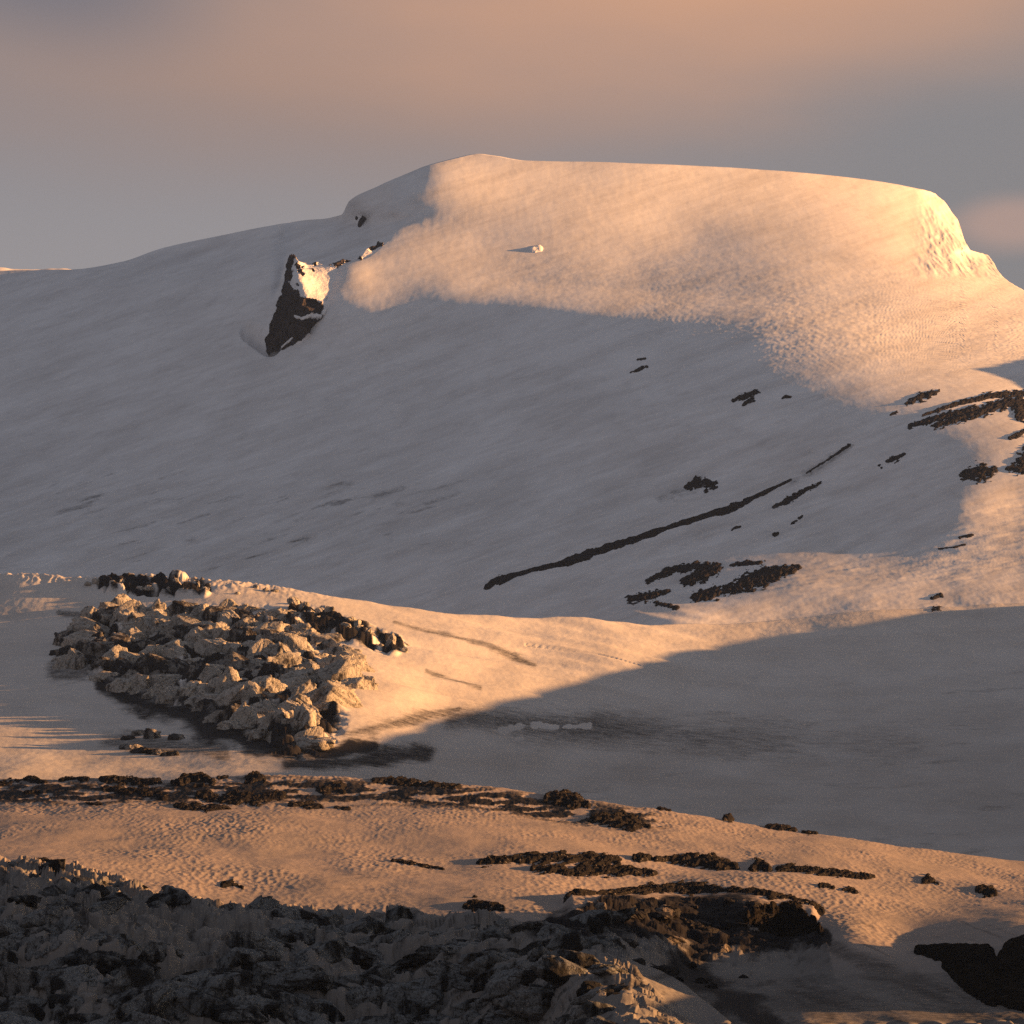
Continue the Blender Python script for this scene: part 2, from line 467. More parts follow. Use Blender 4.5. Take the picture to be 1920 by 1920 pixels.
M_SNOW = ground_mat('wind_packed_snow', (.80, .78, .78), (.55, .52, .51), 30, .8, .2, (1, .45, 1), (0, 0, .5))
M_BASIN = ground_mat('glacier_snow', (.62, .58, .55), (.40, .36, .33), 14, 1.2, .5, (.6, 1, 1), (0, 0, .3))
M_STRIP = ground_mat('dirty_glacier_ice', (.32, .265, .235), (.18, .165, .155), 5, .6, .6, (.5, 1, 1))
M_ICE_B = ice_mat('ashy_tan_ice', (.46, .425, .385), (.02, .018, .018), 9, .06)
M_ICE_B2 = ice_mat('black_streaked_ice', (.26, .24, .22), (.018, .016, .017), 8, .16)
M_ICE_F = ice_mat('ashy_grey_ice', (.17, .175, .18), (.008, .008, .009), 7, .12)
M_ICE_D = ice_mat('debris_covered_ice', (.20, .17, .15), (.012, .011, .012), 6, .2)
M_ROCK = rock_mat('dark_basalt', (.018, .017, .02), (.035, .032, .034), 14)
M_PEAK = rock_mat('frosted_basalt', (.022, .02, .024), (.04, .036, .038), 22)
M_DEBRIS = rock_mat('black_debris', (.010, .0095, .010), (.022, .02, .02), 3, (.30, .26, .23), .02)
M_CLIFF = rock_mat('black_cliff_rock', (.006, .006, .0065), (.022, .019, .017), 7, (.05, .043, .038), .03)

# ------------------------------------------------------------------ ground sheets
def ulist(step, lo=-300, hi=2220):
    a = np.arange(lo, hi + step, step)
    l = np.array([-1400, -1200, -1000, -850, -700, -600, -520, -450, -390, -340]); r = np.array([2260, 2320, 2400, 2500, 2620, 2760, 2900, 3050, 3200])
    return np.concatenate([l[l < lo - 5], a, r[r > hi + 5]])


def sheet(name, sec, U, vbot, vtop, nrow, back, mat, ashf, icef, power=1.0):
    t = np.linspace(0, 1, nrow) ** power
    vb, vt = vbot(U), vtop(U)
    vs_ = np.mean([vtop(U + d) for d in np.linspace(-150, 150, 13)], 0)
    V = vb[None] + (vs_ - vb)[None] * t[:, None] + (vt - vs_)[None] * (t ** 5)[:, None]
    UU = np.broadcast_to(U[None], V.shape).copy()
    X, Y, Z = ground(sec, UU, V)
    # round the far side of the crest over and down
    ex = [X], [Y], [Z]
    for k in range(1, 14):
        q = (k / 13.0) ** 2
        d = back * q
        s = (Y[-1] + d) / Y[-1]
        ex[0].append((X[-1] * s)[None]); ex[1].append((Y[-1] + d)[None])
        ex[2].append((Z[-1] - back * .45 * q * (0.35 + .65 * q))[None])
    A = ashf(UU, V); I = icef(UU, V)
    n = 13
    A = np.concatenate([A] + [A[-1:]] * n); I = np.concatenate([I] + [I[-1:]] * n)
    me = grid_mesh(name, np.concatenate(ex[0]), np.concatenate(ex[1]), np.concatenate(ex[2]), {'ash': A, 'ice': I})
    o = link(name, me, mat); o['kind'] = 'structure'
    return o


def ash_M(u, v):
    a = .38 * soft(u, v, [[(1480, 905, 10), (1560, 860, 16), (1600, 832, 4)], [(1240, 935, 16), (1300, 915, 16)]], 1.3, .1, .4, 50)
    n = sstep(-.1, .5, fbm((u + v * .9) / 95, (v + .28 * u) / 13, oct=5))
    a = a + .5 * n * soft(u, v, [[(150, 960, 110), (450, 990, 110), (800, 940, 90)]], 1.2, .2)
    return a


def ice_shading_M(u, v):
    return .18 + .35 * sstep(600, 1100, v) + .7 * fbm((u + v) / 120, (v + .3 * u) / 26, oct=5) + .45 * fbm((u + v) / 34, (v + .3 * u) / 5.5, oct=4)  # streak noise paints wind-ridge shading into the snow colour


def ash_shade_B(u, v):
    a = .95 * soft(u, v, [[(190, 1285, 12), (260, 1315, 22), (400, 1365, 30), (520, 1398, 26), (620, 1405, 20), (700, 1395, 12)]], 1.8, -.1, 1.3, 60)
    a = np.maximum(a, .58 * soft(u, v, [[(850, 1350, 26), (980, 1358, 34), (1150, 1370, 40), (1350, 1385, 46), (1700, 1400, 60)]], 1.7, -.1, .5, 150) * (1 - .55 * sstep(1050, 1700, u)))
    a = np.maximum(a, .75 * soft(u, v, [[(540, 1432, 14), (680, 1425, 24), (800, 1410, 20)]], 1.5, .1))
    a = np.maximum(a, .55 * soft(u, v, [[(110, 1152, 6), (330, 1160, 22), (480, 1180, 22)], [(110, 1260, 26), (220, 1230, 50)]], 1.4, .2))
    a = np.maximum(a, 1.1 * icefall_B(u, v) * sstep(-.5, .1, fbm(u / 30, v / 20, oct=3)))  # blackens the icefall floor, painting in shade between the seracs
    a = np.maximum(a, .55 * soft(u, v, [[(640, 1375, 14), (760, 1350, 20), (860, 1330, 8)]], 1.3, .1))
    a = np.maximum(a, .55 * soft(u, v, [[(740, 1165, 6), (900, 1205, 8), (1000, 1245, 8)], [(800, 1250, 5), (900, 1290, 6)], [(200, 1390, 20), (420, 1405, 20)]], 1.5, .1))
    w = soft(u, v, [[(945, 1372, 8), (960, 1368, 6)], [(975, 1364, 7)], [(1000, 1362, 5), (1045, 1366, 3.5)], [(1058, 1366, 3), (1105, 1364, 5)], [(970, 1387, 3), (978, 1386, 3)]], 1.25, .85, 1.3, 16)
    st = .32 * sstep(.0, .45, fbm((u + .5 * v) / 150, (v + .06 * u) / 14, oct=5)) * sstep(900, 1300, u + (v - 1400)) * sstep(1180, 1300, v)
    return np.maximum(a, st) * (1 - w)


def ice_B(u, v):
    i = .25 + .5 * sstep(1250, 1480, v) + .5 * fbm(u / 160, v / 40, oct=4)
    i = i - .2 * soft(u, v, [[(700, 1200, 60), (1000, 1200, 60), (1300, 1200, 40)]], 1.3, .1)
    return np.clip(i, 0, 1)


def ash_shade_S(u, v):
    band = .62 * np.exp(-((v - crestS(u) - 24) / 22.0) ** 2) * sstep(1320, 1150, u) * sstep(-.22, .0, fbm((u + v) / 60, v / 7, oct=5))
    a = band * 1.8 + .38 * sstep(.12, .4, fbm(u / 70, v / 5.5, oct=4)) * sstep(1600, 1640, v) * sstep(1500, 1000, u)
    a = np.maximum(a, 1.25 * soft(u, v, [[(1000, 1745, 18), (1150, 1730, 42), (1300, 1740, 52), (1450, 1750, 40), (1540, 1760, 18)]], 1.35, .3))
    a = np.maximum(a, .9 * soft(u, v, [[(1270, 1800, 30), (1350, 1840, 36), (1430, 1880, 34), (1500, 1920, 30)]], 1.4, .1))
    a = np.maximum(a, .5 * sstep(.0, .35, fbm(u / 45, v / 22, oct=5)) * sstep(0, 12, v - brinkS(u)))
    a = np.maximum(a, .5 * soft(u, v, [[(1480, 1745, 12), (1600, 1790, 14), (1700, 1810, 16), (1830, 1850, 12)]], 1.4, .1))
    st = sstep(.05, .4, fbm((u - 1.8 * v) / 60, (v - .33 * u) / 9, oct=4)) * sstep(1540, 1640, u) * sstep(1690, 1740, v) * .42
    bowl = sstep(1796, 1815, v) * (1 - sstep(1885, 1905, v)) * sstep(1290, 1380, u) * (.42 + .5 * fbm((u - v) / 120, (v - .2 * u) / 22, oct=5))  # ash tone painted over the bowl to deepen its shade
    return np.maximum(np.maximum(a, st), bowl)


def ice_shade_S(u, v):
    return np.clip(.12 + .85 * sstep(0, 14, v - brinkS(u)) + .5 * fbm(u / 200, v / 40, oct=4) + .25 * sstep(1640, 1740, v) + .7 * sstep(1780, 1830, v) * sstep(1500, 1600, u), 0, 1)  # last term darkens the bowl too, part of its painted shade


mountain = sheet('mountain', 'M', ulist(1.9), lambda u: crestH(u) + 60 - 40 * sstep(1250, 1450, u), crestM, 520, 1500, M_SNOW, ash_M, ice_shading_M)
basin = sheet('glacier', 'B', ulist(1.9), lambda u: crestS(u) + 50, crestH, 300, 500, M_BASIN, ash_shade_B, ice_B)
fore = sheet('glacier_tongue', 'S', ulist(1.6), lambda u: 0 * u + 2050, crestS, 520, 420, M_STRIP, ash_shade_S, ice_shade_S)


def plain_sheet(name, x0, x1, y0, y1, zf, n, mat):
    x, y = np.meshgrid(np.linspace(x0, x1, n), np.linspace(y0, y1, n))
    z = zf(x, y)
    me = grid_mesh(name, x, y, z, {'ash': 0 * x, 'ice': 0 * x + .8})
    o = link(name, me, mat); o['kind'] = 'structure'
    return o


plain_sheet('ground', -9000, 14000, -3000, 22000, lambda x, y: -260 + 12 * fbm(x / 900, y / 900), 80, M_STRIP)

# far snow ridge peeping over the left shoulder
U = np.linspace(-500, 330, 160)
top = curve([(-500, 540), (-200, 512), (-60, 502), (0, 501), (25, 504), (70, 505), (110, 503), (150, 508), (330, 560)])
t = np.linspace(0, 1, 20)
V = 640 + (top(U)[None] - 640) * t[:, None]
X, Y, Z = ray(np.broadcast_to(U, V.shape), V, 14500 + 800 * t[:, None] + 0 * V)
Z = Z + 6 * fbm(X / 90, Y / 90, oct=4)
o = link('far_ridge', grid_mesh('far_ridge', np.concatenate([X, X[-1:] * 1.05]), np.concatenate([Y, Y[-1:] * 1.05]), np.concatenate([Z, Z[-1:] - 500]),
                                {'ash': np.zeros((21, 160)), 'ice': np.zeros((21, 160))}), M_SNOW)
o['kind'] = 'structure'

# ------------------------------------------------------------------ unseen ridge added off to the right, its crest shaped to cast the shadows
v0 = [(900, 1990), (1268, 1960), (1288, 1785), (1395, 1775), (1425, 1330), (1680, 1330), (1700, 1735), (1730, 1750), (1770, 1960), (1900, 2100), (3100, 2100), (3350, 1420),
      (3600, 1250), (3750, 1241), (4320, 1196), (5150, 1134), (5560, 1122), (5650, 1180), (6150, 1130), (6400, 960), (6650, 880), (6950, 780), (7500, 680), (8400, 655),
      (8700, 690), (9000, 720), (9500, 720), (12000, 720), (14500, 900)]
v0 = np.array(v0, float)
yy = np.concatenate([np.arange(1000, 2000, 8), np.arange(2000, 14000, 25)])
vv = np.interp(yy, v0[:, 0], v0[:, 1])
uu = np.interp(yy, [0, 2200, 3000, 20000], [3100, 3100, 2500, 2500])
zc = (VH - (vv - TAN * (uu - 1920))) / FPX * yy
xc = (uu - 960) / FPX * yy
zc = zc + 8 * fbm(yy / 90.0, yy * 0, oct=4) * np.clip(yy / 5000, .2, 1.2)
cross = np.array([-1500, -900, -500, -250, -120, -50, -15, 0, 20, 80, 250, 700, 1800], float)
X = xc[None] + cross[:, None] * .6 * np.where(yy < 2500, np.where(cross[:, None] < 0, .16, 1), np.clip(yy / 5000, .35, 1)[None])
Z = np.maximum(zc[None] - np.abs(X - xc[None]) * .95 + 0, -300)
Y = np.broadcast_to(yy[None], X.shape)
o = link('unseen_shade_ridge', grid_mesh('unseen_shade_ridge', X, Y, Z, {'ash': 0 * X + .3, 'ice': 0 * X + .3}), M_SNOW)
o['kind'] = 'structure'


# ------------------------------------------------------------------ rock buttress under the summit shoulder
def dm(u, v): return float(D_mountain(np.array([float(u)]), np.array([float(v)]))[0])


topP = curve([(497, 655), (499, 645), (503, 625), (508, 606), (516, 580), (520, 570), (528, 545), (533, 520), (537, 505), (540, 482), (545, 478), (553, 480), (558, 488), (575, 493), (590, 490), (600, 494), (612, 498),
              (622, 492), (640, 488), (660, 487), (676, 483), (688, 467), (700, 460), (715, 451), (730, 443), (760, 436)])
botP = curve([(497, 658), (506, 660), (530, 660), (556, 652), (585, 632), (602, 606), (625, 570), (660, 560), (700, 550), (760, 520)])
PD = tps([(541, 481, 9600), (549, 480, 9460), (575, 493, 9440), (610, 498, 9420), (660, 487, 9470), (700, 460, 9590), (760, 437, dm(760, 437) - 10),
          (538, 500, 9560), (531, 535, 9500), (518, 575, 9420), (507, 610, 9340), (498, 645, 9300),
          (546, 520, 9300), (552, 545, 9230), (577, 565, 9150), (600, 588, 9115), (545, 580, 9170), (540, 620, 9160), (590, 530, 9255), (615, 545, 9225),
          (505, 658, dm(505, 658)), (530, 660, dm(530, 660)), (556, 652, dm(556, 652)), (585, 632, dm(585, 632)), (602, 606, dm(602, 606) - 10),
          (625, 570, dm(625, 570) + 5), (660, 560, dm(660, 560) + 5), (700, 550, dm(700, 550) + 5), (760, 520, dm(760, 520) + 5), (640, 520, 9330)], 1.0)
U = np.concatenate([np.arange(497, 560, .45), np.arange(560, 761, 1.0)])
t = np.linspace(0, 1, 190)
V = botP(U)[None] + (topP(U) - botP(U))[None] * t[:, None]
UU = np.broadcast_to(U, V.shape).copy()
Dm_ = D_mountain(UU, V)
D = PD(UU, V)
bl = np.maximum(sstep(690, 745, UU), sstep(.1, 0, t)[:, None])
D = D * (1 - bl) + (Dm_ + 6) * bl
x, y, z = ray(UU, V, D)
ribR = curve([(475, 556), (500, 548), (520, 545), (532, 540), (545, 556), (556, 566), (562, 590), (572, 606), (580, 600), (600, 606), (630, 596), (655, 540), (665, 530)])
rk = sstep(7, -5, UU - ribR(V) + 12 * fbm(UU / 11, V / 11, oct=4))
spots = sstep(1.1, .7, poly_dist(UU, V, [[(556, 496, 4), (560, 500, 4)], [(568, 500, 3)], [(563, 508, 5), (568, 514, 4)], [(560, 533, 3)], [(586, 488, 6), (590, 494, 4)], [(588, 506, 3)],
                                       [(618, 493, 6)], [(632, 495, 8), (640, 490, 6)], [(652, 489, 6)], [(662, 487, 5), (675, 486, 5)], [(697, 461, 8), (712, 459, 7)], [(682, 463, 3)],
                                       [(585, 568, 8), (600, 570, 4)], [(612, 560, 3)]]) + .5 * fbm(UU / 5, V / 5, oct=3))
rk = np.maximum(rk, spots)
snowp = sstep(.9, .5, poly_dist(UU, V, [[(552, 592, 3), (566, 596, 4), (585, 590, 5), (600, 592, 6)], [(545, 655, 3), (560, 640, 3)], [(528, 650, 2), (546, 634, 2)], [(580, 628, 4), (560, 645, 5)]]) + .8 * fbm(UU / 7, V / 7, oct=3))
rk = rk * (1 - snowp)
edgef = sstep(0, .06, t)[:, None]
dd = (28 * ridged(x / 55, z / 60, y / 55, oct=5) - 16) * np.clip(rk + .08, 0, 1) * edgef
y2 = y - dd * 1.4
z2 = z + dd * .25 + .5 * fbm(x / 20, z / 20) * 4
Xp = [x + dd * .15 + 16 * rk * edgef * fbm(z / 30, y * 0 + x / 200, oct=4)]; Yp = [y2]; Zp = [z2]
for k, (dy, dz) in enumerate([(12, -2), (40, -14), (110, -60), (260, -220), (420, -420)]):
    Xp.append((x[-1] + dy * .25)[None]); Yp.append((y2[-1] + dy)[None]); Zp.append((z2[-1] + dz)[None])
rk = np.concatenate([rk] + [rk[-1:]] * 5)
m, nt, bs, geo = new_mat('snowed_rock')
ra = N(nt, 'ShaderNodeAttribute', attribute_name='rock').outputs['Fac']
n1 = noise_node(nt, geo, 1 / 9, (1, 1, 1), 6, .7); n2 = noise_node(nt, geo, 1 / 40, (1, 1, 1), 6, .7)
rc = mixc(nt, mr(nt, n1, .3, .75), (.018, .016, .019), (.06, .05, .047))
base = mixc(nt, mr(nt, mth(nt, 'ADD', ra, mth(nt, 'MULTIPLY', mth(nt, 'ADD', n1, -.5), .9)), .38, .56), (.80, .78, .78), rc)
nt.links.new(base, bs.inputs['Base Color']); bs.inputs['Roughness'].default_value = .9; bs.inputs['Specular IOR Level'].default_value = 0
bp = N(nt, 'ShaderNodeBump'); bp.inputs['Strength'].default_value = .6; bp.inputs['Distance'].default_value = 4
nt.links.new(mth(nt, 'ADD', n1, n2), bp.inputs['Height']); nt.links.new(bp.outputs[0], bs.inputs['Normal'])
o = link('rock_buttress', grid_mesh('rock_buttress', np.concatenate(Xp), np.concatenate(Yp), np.concatenate(Zp), {'rock': rk}), m)
tag(o, 'tall black rock buttress with a sunlit snow face below the left summit shoulder', 'rock buttress')


# ------------------------------------------------------------------ rock outcrops and debris mounds: bodies that follow the ground
def patch(name, label, cat, sec, strokes, height, mat, group=None, res=1.2, rag=.8, rs=10.0, seed=0, fine=2.5, peaky=0.5, vs=.5, power=.8, lift=0.0):
    P = np.array([q for s in strokes for q in s], float)
    pad = P[:, 2].max() * 2.3 + 5
    u0, u1 = (P[:, 0] - pad).min(), (P[:, 0] + pad).max(); w0, w1 = (P[:, 1] - pad).min(), (P[:, 1] + pad).max()
    nu = int(max(12, min(700, (u1 - u0) / res))); nv = int(max(12, min(400, (w1 - w0) / (res * .7))))
    u, v = np.meshgrid(np.linspace(u0, u1, nu), np.linspace(w1, w0, nv))
    r = poly_dist(u, v, strokes) + rag * 2.4 * fbm((u + .4 * v + seed * 31) / rs, (v + .12 * u) / (rs * vs), oct=5, gain=.6)
    x, y, z = ground(sec, u, v)
    s = np.clip(1.0 - r, -.4, 1)
    rough = ridged((x + seed * 11) / (height * 2.2), y / (height * 14), oct=4)
    lump = .5 + .5 * fbm((x + seed * 5) / (height * 3), y / (height * 20), oct=4)
    top = np.clip(s, 0, 1)
    h = lift + height * (top ** power * (1 - peaky + peaky * (.7 * np.clip(rough, 0, 1) + 1.1 * lump)) + .12 * sstep(0, .08, s) + np.minimum(s, 0) * 1.2)
    m = r < 1.12
    if m.sum() < 6: return None
    base = float(z[m].min())
    me = grid_mesh(name, x, y - h * .25, z + h, {'ash': 0 * x}, keep=m)
    o = link(name, me, mat)
    # put the origin at the base of the body
    c = (float(x[m].mean()), float(y[m].mean()), base)
    co = np.empty(len(me.vertices) * 3, np.float32); me.vertices.foreach_get('co', co)
    co = co.reshape(-1, 3) - np.array(c, np.float32); me.vertices.foreach_set('co', co.reshape(-1)); o.location = c
    tag(o, label, cat, group)
    return o


R = 'dark rock outcrops on the shaded snow slope'
rocks = [
    ('tiny slanting rock strip alone high on the slope beneath the summit dome', [[(1183, 697, 2.4), (1212, 686, 3.2)]], 6),
    ('faint smallest rock sliver just above the tiny slanting rock strip', [[(1195, 673, 1.6), (1210, 671, 1.8)]], 5),
    ('double-lobed dark outcrop left of the tiny arched rock, mid slope', [[(1375, 751, 3), (1398, 742, 6), (1418, 736, 5)], [(1394, 758, 3), (1410, 749, 5)]], 9),
    ('tiny arched rock right of the double-lobed outcrop', [[(1467, 747, 2), (1474, 743, 2.5), (1482, 745, 2.5)]], 5),
    ('oblong dark outcrop above left of the broad ribbed outcrop at the right edge', [[(1698, 758, 3), (1725, 746, 8), (1760, 735, 3)]], 9),
    ('thin rock sliver below left of the oblong outcrop', [[(1669, 778, 2), (1682, 773, 2.5)]], 5),
    ('broad ribbed dark outcrop sweeping out of the right edge of the slope', [[(1705, 799, 4), (1760, 785, 6), (1830, 768, 7)], [(1730, 780, 2), (1800, 757, 4), (1860, 742, 6), (1930, 736, 6)],
                                                                                [(1750, 800, 5), (1820, 780, 8), (1880, 758, 10), (1940, 752, 14)], [(1905, 760, 12), (1915, 778, 12)]], 11),
    ('slim dark rock spur below the broad ribbed outcrop at the right edge', [[(1892, 824, 3), (1930, 808, 7)]], 8),
    ('rugged dark rock mass at the right edge above the sunlit slope', [[(1940, 845, 16), (1915, 872, 13)], [(1890, 880, 5), (1920, 884, 8)]], 11),
    ('fan-shaped black outcrop touching the top of the right sunlit patch', [[(1808, 893, 8), (1840, 888, 16), (1866, 884, 6)]], 11),
    ('dark humped outcrop with a hooked right end above the moraine band', [[(1288, 915, 6), (1310, 904, 11)], [(1315, 903, 8), (1338, 911, 7)], [(1324, 922, 4)]], 12),
    ('small dark outcrop between the humped outcrop and the fan-shaped one', [[(1664, 864, 4), (1678, 860, 6), (1696, 851, 2.5)]], 8),
    ('two-pebble speck of rock beside the small outcrop', [[(1649, 872, 2.5)], [(1653, 876, 2)]], 4),
    ('thin dark rock line at the top of the brown streak', [[(1512, 886, 1.6), (1550, 862, 1.8), (1592, 834, 3)]], 4),
    ('short dark moraine streak right of and below the long moraine band', [[(1450, 952, 2), (1478, 938, 6), (1505, 920, 5), (1538, 905, 2.5)]], 8),
    ('small pair of rocks under the short moraine streak', [[(1486, 981, 3), (1493, 978, 2.5)], [(1498, 973, 2), (1504, 969, 2)]], 5),
    ('small solitary dark stone left of and below the pair of rocks', [[(1453, 1003, 4), (1458, 1000, 3)]], 5),
    ('flat dark stone below the upper end of the long moraine band', [[(1374, 993, 3), (1388, 989, 2)]], 4),
    ('arching dark outcrop forming the upper left of the four lower outcrops', [[(1214, 1092, 4), (1250, 1074, 7), (1300, 1063, 7), (1345, 1062, 6)], [(1284, 1092, 8), (1315, 1080, 13), (1345, 1066, 8)]], 11),
    ('long dark outcrop with a sunlit brown right end in the lower group', [[(1305, 1121, 9), (1345, 1110, 10)], [(1360, 1108, 8), (1400, 1094, 15), (1430, 1082, 17), (1470, 1070, 9), (1498, 1064, 5)]], 13),
    ('leaf-shaped dark outcrop at the lower left of the lower group', [[(1182, 1126, 7), (1215, 1120, 8), (1255, 1109, 3)]], 9),
    ('flat small outcrop just beneath the leaf-shaped outcrop', [[(1230, 1131, 4), (1257, 1136, 4)]], 6),
    ('round little rock at the bottom of the lower group', [[(1265, 1140, 5), (1272, 1138, 3)]], 6),
    ('ragged thin outcrop on top of the lower group', [[(1370, 1061, 3), (1395, 1056, 4), (1427, 1055, 4)]], 7),
    ('thin curved line of stones on the edge of the right sunlit patch', [[(1760, 1028, 2), (1790, 1027, 2), (1808, 1020, 2.5)]], 4),
    ('small hooked stones just above the curved line of stones', [[(1800, 1008, 2), (1822, 1003, 3)]], 4),
    ('small dark stone above the round boulder at the lower right', [[(1747, 1120, 3), (1764, 1115, 4)]], 6),
    ('round black boulder outcrop in the lower right snow', [[(1750, 1142, 6), (1760, 1141, 7)]], 9),
    ('little dark stone below right of the round boulder', [[(1778, 1162, 3), (1784, 1161, 3)]], 5),
]
for i, (lab, st, hh) in enumerate(rocks):
    patch('rock_outcrop', lab, 'rock outcrop', 'M', st, hh * .3, M_ROCK, R, res=1.0, seed=i, peaky=.35)
for i, st in enumerate([[(657, 396, 3.5), (661, 390, 2.5)], [(673, 403, 2.2), (668, 409, 2)], [(684, 408, 3), (679, 416, 2.4)], [(674, 422, 2.6), (677, 418, 2)], [(693, 402, 2), (695, 400, 2)]]):
    patch('rock_outcrop', 'small dark rock poking from the icy flank just left of the summit rib', 'rock outcrop', 'M', [st], 12, M_ROCK, 'small rocks on the icy summit flank', res=.8, rag=.3, lift=5, seed=60 + i)
patch('moraine_band', 'long narrow dark moraine band curving down left across the shaded slope', 'moraine', 'M',
      [[(912, 1099, 6), (935, 1087, 9), (960, 1079, 5), (1000, 1068, 4), (1045, 1058, 5), (1075, 1050, 9), (1110, 1036, 8), (1160, 1021, 7), (1215, 1003, 6), (1270, 985, 5), (1330, 966, 6), (1375, 953, 8), (1400, 940, 5),
        (1440, 920, 4), (1483, 899, 2)]], 2.2, M_ROCK, None, res=.9, rag=.4, rs=20, seed=44, peaky=.3)
patch('ice_boulder', 'small rimed ice block casting a long shadow on the sunlit dome', 'ice block', 'M', [[(999, 469, 5), (1012, 467, 6)]], 6, M_SNOW, None, res=.8, seed=3, rag=.2)

G1 = 'debris mounds along the crest of the glacier tongue'
mounds = [
    ('flat black debris streak at the far left end of the tongue crest', [[(-10, 1476, 5), (20, 1470, 4)]], 3),
    ('low twin-humped debris mound near the left end of the tongue crest', [[(30, 1468, 3), (55, 1466, 4), (85, 1472, 4)]], 4),
    ('flat debris mound left of the wide black mound on the tongue crest', [[(112, 1466, 3), (140, 1464, 5), (165, 1467, 3)]], 4),
    ('long low debris mound in the left third of the tongue crest', [[(190, 1466, 4), (230, 1466, 6), (270, 1468, 6), (300, 1466, 4)]], 5),
    ('largest black hump on the left half of the tongue crest', [[(325, 1470, 4), (348, 1465, 8), (372, 1462, 10), (398, 1470, 5)]], 9),
    ('small hump right of the largest black hump on the crest', [[(410, 1462, 3), (425, 1461, 3)]], 3),
    ('brown-topped debris hump in the middle of the crest', [[(460, 1467, 4), (480, 1461, 7), (495, 1466, 4)]], 6),
    ('long second-row debris streak under the left crest mounds', [[(195, 1480, 4), (240, 1482, 6), (290, 1486, 6), (310, 1496, 5)]], 4),
    ('wide ragged black debris field below the middle crest', [[(370, 1492, 5), (430, 1497, 9), (480, 1498, 9), (530, 1490, 6)], [(330, 1512, 5), (380, 1516, 8), (430, 1512, 4)]], 5),
    ('oval brown debris mound at the lower edge of the debris field', [[(545, 1507, 5), (575, 1506, 7), (605, 1510, 4)]], 5),
    ('short dark debris streak right of the oval brown mound', [[(630, 1510, 3), (655, 1513, 3)]], 3),
    ('thin isolated debris streak low at the left', [[(162, 1506, 2.5), (190, 1508, 2.5)]], 3),
    ('black debris mound where the crest begins to drop right', [[(600, 1482, 6), (640, 1478, 7)]], 6),
    ('jagged debris line on the right shoulder of the crest', [[(700, 1463, 4), (760, 1466, 6), (800, 1474, 5), (860, 1478, 4)]], 6),
    ('prominent black wedge of debris on the descending crest', [[(1025, 1497, 6), (1050, 1496, 11), (1080, 1502, 9), (1103, 1510, 4)]], 9),
    ('broad black debris patch with pale tips under the descending crest', [[(1110, 1536, 6), (1150, 1538, 11), (1190, 1548, 10), (1218, 1553, 3)]], 7),
    ('rounded black boulder standing on the right crest line', [[(1360, 1534, 5), (1368, 1532, 7)]], 7),
    ('small dark rocks left of the rounded boulder on the crest line', [[(1235, 1519, 3), (1255, 1521, 3)]], 4),
    ('low dark rocks on the crest line halfway to the right edge', [[(1435, 1548, 3), (1470, 1552, 5), (1490, 1556, 3)]], 5),
    ('thin dark rocks on the crest line right of the low rocks', [[(1505, 1560, 3), (1530, 1563, 3)]], 4),
    ('thin black debris streak at the left end of the middle band', [[(735, 1614, 2), (770, 1618, 3), (830, 1625, 3)]], 3),
    ('long black debris ridge at the left of the middle band', [[(900, 1616, 5), (960, 1614, 6), (1040, 1612, 8), (1100, 1614, 8), (1160, 1616, 6)], [(1000, 1630, 4), (1080, 1634, 8), (1160, 1632, 8), (1228, 1641, 4)]], 6),
    ('black peaked debris ridge in the centre of the middle band', [[(1190, 1612, 4), (1260, 1612, 4), (1290, 1612, 8), (1340, 1618, 10), (1380, 1624, 5)]], 8),
    ('triangular black mound right of the centre of the middle band', [[(1410, 1628, 5), (1422, 1621, 8), (1440, 1626, 6)]], 8),
    ('trailing debris line at the right end of the middle band', [[(1460, 1626, 5), (1490, 1624, 6), (1540, 1632, 5), (1590, 1638, 4), (1640, 1643, 2)]], 5),
    ('small black lens of debris on sunlit ice below the middle band', [[(1538, 1665, 3), (1552, 1664, 5), (1563, 1668, 3)]], 4),
    ('flat black lens of debris right beside the small lens', [[(1580, 1672, 3), (1592, 1670, 5), (1606, 1675, 3)]], 4),
    ('small black cone on the bright ice right of the middle band', [[(1732, 1656, 4), (1740, 1653, 5), (1760, 1660, 2)]], 5),
    ('low black cone nearest the right edge on the bright ice', [[(1832, 1671, 3), (1846, 1670, 7), (1868, 1676, 3)]], 6),
    ('small dark lens of debris in the middle of the sunlit ice', [[(417, 1658, 3), (435, 1656, 4), (455, 1662, 3)]], 3),
    ('black peaked mound at the brink of the lower icefall', [[(870, 1702, 3), (890, 1699, 9), (908, 1703, 5), (930, 1703, 6), (945, 1708, 3)]], 6),
    ('thin dark streak of stones at the left brink', [[(45, 1617, 4), (80, 1617, 5), (95, 1620, 3)]], 3),
    ('dark flat stones on the upper left sunlit ice', [[(48, 1488, 4), (70, 1488, 3)]], 3),
]
for i, (lab, st, hh) in enumerate(mounds):
    patch('debris_mound', lab, 'debris mound', 'S', st, hh * .33, M_DEBRIS, G1, res=.85, rag=.95, seed=100 + i, rs=26, vs=.2, peaky=.8)
patch('debris_ridge', 'jagged black debris ridge capping the dark rise in the lower right middle', 'debris ridge', 'S',
      [[(1060, 1694, 6), (1140, 1682, 9), (1240, 1672, 12), (1300, 1674, 13), (1350, 1680, 10), (1420, 1684, 8)], [(1420, 1688, 8), (1480, 1692, 10), (1540, 1705, 6)]], 2.0, M_DEBRIS, None, res=1.0, rs=30, vs=.25, seed=201, peaky=.9)
patch('rock_hump', 'blunt black rock hump with a sunlit tip at the right end of the rise', 'rock', 'S',
      [[(1400, 1742, 10), (1445, 1738, 16), (1484, 1734, 27), (1535, 1752, 9)]], 7, M_CLIFF, None, res=1.0, rag=.3, seed=211, peaky=.3, power=1.4)
